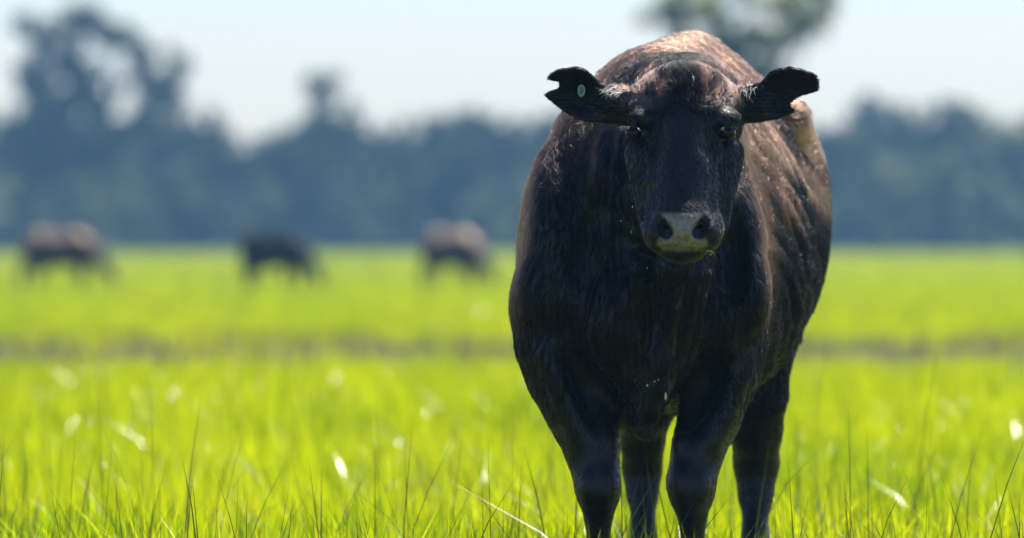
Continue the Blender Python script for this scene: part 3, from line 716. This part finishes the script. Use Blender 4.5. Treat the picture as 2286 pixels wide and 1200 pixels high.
# ------------------------------------------------------------------ grazing cows far behind
def grazing_cow(px, dist, yaw, scale, label, seed, step=0.0, head_drop=0.0, coat_tone=0.5):
    loc = np.array([(px - 1143) / 1000 * dist / D, dist, 0.0])
    root = empty('cow', loc); tag(root, label, 'cow', 'cows grazing in the paddock behind')
    f = Field(np.arange(-0.55, 0.55, 0.022), np.arange(-1.15, 1.75, 0.022), np.arange(-0.03, 1.55, 0.022))
    # local frame: +y is forward
    f.ball([0, -0.1, 0.92], (0.33, 0.72, 0.36), 0.05)
    f.ball([0, 0.42, 0.95], (0.27, 0.38, 0.38), 0.08)
    f.ball([0, -0.65, 1.02], (0.27, 0.33, 0.34), 0.08)
    f.cone([0, -0.6, 1.28], [0, 0.45, 1.26], 0.06, 0.07, 0.1)
    f.cone([0, 0.70, 0.98], [0, 1.20, 0.52 - head_drop], 0.22, 0.13, 0.08)          # neck going down
    hz = -head_drop
    f.cone([0, 1.22, 0.50 + hz], [0, 1.42, 0.17 + hz * .5], 0.115, 0.07, 0.05)       # head
    f.ball([0, 1.44, 0.13 + hz * .4], (0.075, 0.08, 0.06), 0.03)
    for sg in (-1, 1):
        f.cone([sg * 0.10, 1.18, 0.56 + hz], [sg * 0.25, 1.14, 0.56 + hz], 0.03, 0.045, 0.02)
        s1 = step * sg
        f.chain([([sg * 0.17, 0.50, 0.80], 0.13), ([sg * 0.17, 0.52 + s1 * .5, 0.45], 0.075), ([sg * 0.17, 0.53 + s1, 0.36], 0.062), ([sg * 0.17, 0.52 + s1, 0.10], 0.046), ([sg * 0.17, 0.57 + s1, 0.02], 0.05)], 0.03)
        f.chain([([sg * 0.17, -0.72, 0.85], 0.17), ([sg * 0.17, -0.70 - s1 * .4, 0.58], 0.09), ([sg * 0.17, -0.86 - s1, 0.46], 0.065), ([sg * 0.17, -0.80 - s1, 0.10], 0.046), ([sg * 0.17, -0.74 - s1, 0.02], 0.05)], 0.03)
    f.chain([([0, -0.94, 1.2], 0.04), ([0, -1.03, 1.0], 0.03), ([0, -1.03, 0.45], 0.035)], 0.03)
    f.ball([0, -0.45, 0.58], (0.14, 0.16, 0.09), 0.05)
    V, F = f.surface(); V = relax(V, F, 2, 0.5)
    c, s = math.cos(yaw), math.sin(yaw)
    V = V * scale
    V = np.stack([V[:, 0] * c - V[:, 1] * s, V[:, 0] * s + V[:, 1] * c, V[:, 2]], 1) + loc
    vn, area = normals(V, F)
    mesh_obj('body', V, F, M_HIDE2, root)
    g = np.random.default_rng(seed); n = 26000
    P, Nn = scatter(V, F, vn, area, n, g)
    dirs = np.array([s * 0.8, -c * 0.8, -0.6]) + 0.35 * g.normal(size=(n, 3)) + 0.4 * np.stack([sine_noise(P, 9, seed + i) for i in range(3)], 1)
    hair('coat', P, Nn, dirs, g.uniform(0.03, 0.06, n), g.uniform(0.0012, 0.002, n), g.uniform(0.15, 0.5, n), np.clip(0.98 - (0.98 - coat_tone) * np.clip((P[:, 2] / scale - 0.85) / 0.2, 0, 1) + 0.10 * sine_noise(P, 4, seed + 9) * (coat_tone < 0.8), 0.2, 1), root, seg=4, gloss=np.full(n, 1.5 if coat_tone < 0.8 else 1.34))  # upper back lightened: sunlight painted into the coat
grazing_cow(138, 122, R(-117), 0.75, 'black cow grazing, farthest of the three from the big facing cow', 51, 0.12, 0.03, 0.52)
grazing_cow(616, 120, R(-130), 0.73, 'darkest grazing cow, standing between the two other grazing cows', 61, -0.08, 0.03, 0.985)
grazing_cow(1012, 124, R(-140), 0.76, 'sunlit-backed grazing cow standing closest beside the big facing cow', 71, 0.04, 0.02, 0.36)

# ------------------------------------------------------------------ trees
def tube(pts, rad, n=6):
    V, F = [], []
    pts = [np.asarray(p, float) for p in pts]
    for i, (p, r) in enumerate(zip(pts, rad)):
        t = pts[min(i + 1, len(pts) - 1)] - pts[max(i - 1, 0)]; t /= np.linalg.norm(t) + 1e-9
        a = np.cross(t, [0.3, 1, 0.1]); a /= np.linalg.norm(a); b = np.cross(t, a)
        for k in range(n):
            w = 2 * math.pi * k / n; V.append(p + r * (a * math.cos(w) + b * math.sin(w)))
    for i in range(len(pts) - 1):
        for k in range(n):
            F.append([i * n + k, i * n + (k + 1) % n, (i + 1) * n + (k + 1) % n, (i + 1) * n + k])
    return np.array(V), np.array(F)

def tree(name, x, y, clumps, label, group, seed, leaf=0.45, dens=1.0, trunk_r=0.25, fork=0.4, leaf_mat=None):
    """clumps: (dx, dz, radius_x, radius_z) leaf masses round the trunk, in metres"""
    g = np.random.default_rng(seed)
    root = empty(name, (x, y, 0)); tag(root, label, 'tree', group)
    base = np.array([x, y, -0.05])
    top = max(c[1] for c in clumps)
    Vs, Fs, nv = [], [], 0
    def add(V, F):
        nonlocal nv
        Vs.append(V); Fs.append(F + nv); nv += len(V)
    fk = base + np.array([g.normal() * 0.3, g.normal() * 0.3, top * fork])
    add(*tube([base, base + (fk - base) * 0.5 + g.normal(size=3) * [.15, .15, 0], fk], [trunk_r * 1.3, trunk_r, trunk_r * 0.85], 8))
    Ls, Tn = [], []; shade = 0.2 if leaf_mat else g.normal() * 0.3
    for (dx, dz, rx, rz) in clumps:
        c = np.array([x + dx, y + g.uniform(-0.5, 0.5) * rx, dz])
        lo = fk if dz > fk[2] else base + np.array([0, 0, dz * 0.6])
        mid = (lo + c) / 2 + np.array([dx * 0.12, 0, -0.06 * abs(dz)]) * g.uniform(0.2, 1)
        add(*tube([lo, mid, c], [trunk_r * 0.55, trunk_r * 0.33, trunk_r * 0.12], 6))
        for _ in range(4):
            e = c + g.normal(size=3) * np.array([rx, rx, rz]) * 0.6
            add(*tube([mid + (c - mid) * 0.5, (mid + e) / 2 + g.normal(size=3) * 0.15, e], [trunk_r * .18, trunk_r * .1, trunk_r * .04], 5))
        n = int(dens * 95 * (rx * rz) / (leaf * leaf) * 0.30) + 30
        # sub-clumps give light and dark masses and gaps
        k = max(9, int(rx * rz * 2.6))
        sc = g.normal(size=(k, 3)); sc /= np.linalg.norm(sc, axis=1, keepdims=True); sc *= g.random((k, 1)) ** 0.4
        own = g.integers(0, k, n)
        off = sc[own] * np.array([rx, rx, rz]) + g.normal(size=(n, 3)) * np.array([rx, rx, rz]) * 0.17
        Ls.append(c + off); Tn.append(np.clip(0.48 + shade + 0.28 * g.normal(size=k)[own] + 0.12 * g.normal(size=n), 0, 1))
    C = np.concatenate(Ls); T = np.concatenate(Tn); n = len(C)
    C[:, 2] = np.maximum(C[:, 2], 0.15)
    a = g.normal(size=(n, 3)); a /= np.linalg.norm(a, axis=1, keepdims=True)
    b = np.cross(a, g.normal(size=(n, 3))); b /= np.linalg.norm(b, axis=1, keepdims=True)
    sz = leaf * g.uniform(0.5, 1.2, n)[:, None]
    q = np.stack([C - a * sz, C - b * sz * 0.36, C + a * sz, C + b * sz * 0.36], 1).reshape(-1, 3)
    mesh_obj('trunk', np.concatenate(Vs), np.concatenate(Fs), M_BARK, root)
    mesh_obj('crown', q, np.arange(4 * n).reshape(-1, 4), leaf_mat or M_LEAF, root, smooth=False, attrs={'tone': np.repeat(T, 4)})
    return root

def row_x(px, y): return (px - 1143) / 1000 * y / D
def row_z(py, y): return H + (HOR - py) / 1000 * y / D

# tall open-crowned gum on the far left
y = 376
cl = []
for px, py, r1, r2 in ((90, 65, 50, 35), (190, 60, 60, 40), (270, 75, 60, 38), (320, 120, 35, 35), (75, 150, 38, 60), (170, 140, 55, 50), (130, 220, 55, 60), (215, 215, 40, 60),
                       (345, 190, 40, 45), (375, 225, 45, 30), (320, 270, 35, 20), (385, 150, 30, 35), (130, 300, 70, 70), (210, 320, 60, 60), (60, 350, 60, 70)):
    cl.append((row_x(px, y) - row_x(150, y), row_z(py, y), 1.2 * r1 / 1000 * y / D, 1.15 * r2 / 1000 * y / D))
tree('gum_tree', row_x(150, y), y, cl, 'tallest gum tree with an open crown and sky showing through', 'trees of the far treeline', 101, 0.40, 1.25, 0.45, 0.35)
# narrow pole-topped tree
y = 384
cl = [(row_x(px, y) - row_x(725, y), row_z(py, y), r1 / 1000 * y / D, r2 / 1000 * y / D) for px, py, r1, r2 in
      ((712, 195, 30, 38), (745, 180, 26, 20), (715, 250, 45, 40), (770, 270, 45, 40), (720, 330, 70, 60), (720, 420, 80, 80))]
tree('gum_tree', row_x(725, y), y, cl, 'slim tree with a small round top rising above its neighbours', 'trees of the far treeline', 102, 0.42, 0.85, 0.26, 0.5)
# nearer olive gum whose crown shows over the big cow's back
y = 200
cl = [(row_x(px, y) - row_x(1640, y), row_z(py, y), r1 / 1000 * y / D, r2 / 1000 * y / D) for px, py, r1, r2 in
      ((1480, 20, 60, 60), (1560, 40, 70, 55), (1530, 110, 70, 50), (1640, 90, 60, 40), (1690, 150, 80, 40), (1560, -60, 80, 60), (1660, -70, 80, 55), (1640, 120, 60, 35), (1720, 100, 70, 50), (1780, 40, 65, 60), (1800, -40, 60, 60), (1700, 0, 40, 18), (1600, 170, 50, 40), (1840, 20, 30, 25))]
tree('gum_tree', row_x(1640, y), y, cl, 'olive green gum tree whose crown shows above the big cow', None, 103, 0.24, 0.85, 0.16, 0.55, M_OLIVE)

# the treeline: tops follow the skyline
sk_x = [-700, -400, -150, 0, 40, 100, 250, 400, 440, 490, 540, 570, 610, 660, 700, 800, 850, 890, 920, 960, 1000, 1025, 1060, 1090, 1140, 1200, 1300, 1500, 1700, 1830, 1870, 1910, 1950, 2000, 2045, 2085, 2120, 2160, 2200, 2240, 2286, 2450, 2700, 3000]
sk_y = [270, 300, 260, 275, 260, 250, 265, 262, 266, 288, 325, 330, 300, 275, 268, 262, 282, 276, 250, 280, 262, 245, 265, 295, 270, 250, 260, 270, 270, 290, 275, 255, 240, 238, 235, 265, 225, 240, 262, 285, 275, 260, 280, 270]
k = 0
KIND = ['broad full-crowned tree in the far treeline', 'slim column-shaped tree in the far treeline', 'tree tapering to a pointed top in the far treeline']
for row, (yy, dpx, lift) in enumerate(((400, 56, 0), (424, 74, 18), (388, 84, 120), (440, 58, 40))):
    px = -230 + row * 25
    while px < 2520:
        y = yy + random.uniform(-8, 8); m = y / D / 1000
        top = np.interp(px, sk_x, sk_y) + lift + random.uniform(-30, 16) * (1 if row != 2 else 0.5)
        bw = random.uniform(46, 66) * (1.3 if row else 1)
        zt = H + (HOR - top) * m
        kind = random.choice((0, 1, 2))
        r = bw * m * (1.15, 0.72, 1.0)[kind]
        cl = [(0.2 * r * random.uniform(-1, 1), zt - (0.5, 0.45, 0.7)[kind] * r, (0.75, 0.6, 0.3)[kind] * r, (0.5, 0.5, 0.7)[kind] * r)]
        zz = zt - 0.9 * r
        while zz > 0.8:
            q = 1.0 if kind < 2 else min(1.0, 0.45 + 0.8 * (zt - zz) / zt)
            cl.append((r * random.uniform(-0.45, 0.45) * q, zz, q * r * random.uniform(0.7, 1.0), r * random.uniform(0.5, 0.75)))
            zz -= r * random.uniform(0.6, 0.85)
        lab = KIND[kind] if row == 0 else KIND[kind].replace('in the far', 'behind the front row of the far') if row == 1 else ('low bushy tree along the foot of the far treeline' if row == 2 else KIND[kind].replace('in the far', 'at the very back of the far'))
        tree('tree', row_x(px, y), y, cl, lab, 'trees of the far treeline', 200 + k, 0.5, 0.55, 0.2, 0.4)
        k += 1
        px += dpx * random.uniform(0.75, 1.25)

# ------------------------------------------------------------------ grass
def blades(g, n, y0, y1, h0, h1, w0, w1, segs=3, lean=0.35, wide=1.5, pad=0.9, pos=None, bend=0.5, tone=None, yjit=None, face=None):
    if pos is None:
        yy = np.sqrt(g.uniform(y0 * y0, y1 * y1, n)) if y1 > 1.5 * y0 else g.uniform(y0, y1, n)
        xx = g.uniform(-1, 1, n) * (0.0714 * wide * yy + pad)
    else:
        xx, yy = pos
    hgt = g.uniform(h0, h1, n) * (0.75 + 0.5 * g.random(n)) * (1 + 0.16 * np.clip(sine_noise(np.stack([xx, yy * 0.7, 0 * xx], 1), 4.5, 8), -1.5, 1.5))
    wid = g.uniform(w0, w1, n)
    az = g.uniform(0, 2 * np.pi, n); ln = np.abs(g.normal(size=n)) * lean
    ld = np.stack([np.cos(az), np.sin(az)], 1)
    fa = az + np.pi / 2 + g.normal(size=n) * 0.5 if face is None else face + g.normal(size=n) * 0.3
    sd = np.stack([np.cos(fa), np.sin(fa), np.zeros(n)], 1)
    P = []
    for s in range(segs + 1):
        t = s / segs
        out = ln * hgt * (t * (1 - bend) + bend * t * t)
        zc = hgt * t * (1 - 0.25 * np.minimum(ln, 1.5) * t)
        c = np.stack([xx + ld[:, 0] * out, yy + ld[:, 1] * out, zc], 1)
        w = wid * (0.75 + 0.5 * t if t < 0.5 else 2.0 * (1 - t)) * 0.5
        if s < segs: P += [c - sd * w[:, None], c + sd * w[:, None]]
        else: P.append(c)
    V = np.stack(P, 1); kv = V.shape[1]
    base = np.arange(n)[:, None] * kv
    tri = []
    for s in range(segs - 1):
        a = 2 * s
        tri += [base + np.array([[a, a + 1, a + 3]]), base + np.array([[a, a + 3, a + 2]])]
    a = 2 * (segs - 1); tri.append(base + np.array([[a, a + 1, a + 2]]))
    if tone is None:
        tone = np.clip(0.47 + 0.17 * g.normal(size=n) + 0.13 * sine_noise(np.stack([xx, yy * 0.6, 0 * xx], 1), 1.6, 5) + 0.13 * sine_noise(np.stack([xx, yy * 0.4, 0 * xx], 1), 6.0, 6), 0, 1)
        tone = np.where(g.random(n) < 0.012, 1.0, np.minimum(tone, 0.86))
    return V.reshape(-1, 3), np.concatenate(tri), np.repeat(tone, kv)

def grass_obj(name, parts, mat, label, cat):
    Vs, Fs, Ts, nv = [], [], [], 0
    for V, F, T in parts:
        Vs.append(V); Fs.append(F + nv); Ts.append(T); nv += len(V)
    o = mesh_obj(name, np.concatenate(Vs), np.concatenate(Fs), mat, smooth=True, attrs={'tone': np.concatenate(Ts)})
    return tag(o, label, cat, kind='stuff')

g = np.random.default_rng(17)
parts = [
    blades(g, 9000, 8, 14, 0.14, 0.25, 0.003, 0.006),
    blades(g, 135000, 14, 27, 0.13, 0.26, 0.003, 0.0065, lean=0.5),
    blades(g, 75000, 26.5, 41.5, 0.15, 0.28, 0.006, 0.011),
    blades(g, 110000, 66, 150, 0.08, 0.16, 0.014, 0.026, segs=2),
    blades(g, 17000, 19, 42, 0.11, 0.27, 0.0018, 0.0036, lean=1.2, bend=0.95, tone=np.ones(17000)),
    blades(g, 500, 15, 19, 0.12, 0.26, 0.002, 0.004, lean=1.2, bend=0.95, tone=np.ones(500)),
    blades(g, 130000, 148, 380, 0.10, 0.20, 0.04, 0.08, segs=1, wide=1.4, pad=4),
]
tc = g.uniform(-1, 1, (46, 2)); tcx = tc[:, 0] * 7.5; tcy = 55 + tc[:, 1] * 12
ow = g.integers(0, 46, 1600)
parts2 = blades(g, 1600, 0, 0, 0.10, 0.22, 0.010, 0.018, segs=2, pos=(tcx[ow] + g.normal(size=1600) * 0.35, tcy[ow] + g.normal(size=1600) * 0.6))
parts.append(parts2)
yj = np.concatenate([41 + np.abs(g.normal(size=3000)) * 3.0, 67 - np.abs(g.normal(size=3000)) * 3.5])
parts.append(blades(g, 6000, 0, 0, 0.08, 0.2, 0.010, 0.018, segs=2, pos=(g.uniform(-1, 1, 6000) * (0.107 * yj + 0.9), yj)))
grass_obj('grass', parts, M_GRASS, 'bright yellow green pasture grass lit from behind', 'grass')
pd = [blades(g, 20000, 40, 68, 0.04, 0.12, 0.01, 0.02, segs=2, lean=0.8, tone=g.random(20000)),
      ]
grass_obj('dry_grass', pd, M_DRY, 'short grey dry grass on the bare strip across the paddock', 'grass')
st = [blades(g, 90, 14.6, 17.5, 0.34, 0.50, 0.0032, 0.0052, segs=3, lean=0.42, bend=0.55, tone=g.random(90) * 0.3), blades(g, 60, 17, 22, 0.45, 0.62, 0.004, 0.006, segs=3, lean=0.42, bend=0.55, tone=g.random(60)),
      blades(g, 650, 14.4, 19, 0.28, 0.44, 0.0026, 0.0042, segs=3, lean=0.34, bend=0.3, tone=g.random(650) ** 2),
      blades(g, 550, 19, 34, 0.30, 0.48, 0.003, 0.004, segs=3, lean=0.30, bend=0.3, tone=g.random(550))]
grass_obj('grass_stalks', st, M_STALK, 'thin dark stalks standing above the pasture grass', 'grass')

# ------------------------------------------------------------------ air
M_HAZE = bpy.data.materials.new('haze_air'); M_HAZE.use_nodes = True
N = M_HAZE.node_tree.nodes; L = M_HAZE.node_tree.links
N.remove(N['Principled BSDF'])
pv = N.new('ShaderNodeVolumePrincipled'); pv.inputs['Color'].default_value = (0.27, 0.56, 1.0, 1); pv.inputs['Density'].default_value = 0.00049
pv.inputs['Anisotropy'].default_value = 0.2
L.new(pv.outputs[0], N['Material Output'].inputs['Volume'])
bx = np.array([[sx_, sy_, sz_] for sx_ in (-150, 150) for sy_ in (-40, 480) for sz_ in (-1, 40)], float)
tag(mesh_obj('haze', bx, [[0, 1, 3, 2], [4, 6, 7, 5], [0, 4, 5, 1], [2, 3, 7, 6], [0, 2, 6, 4], [1, 5, 7, 3]], M_HAZE, smooth=False), 'pale blue haze in the air between camera and trees', 'haze', kind='stuff')
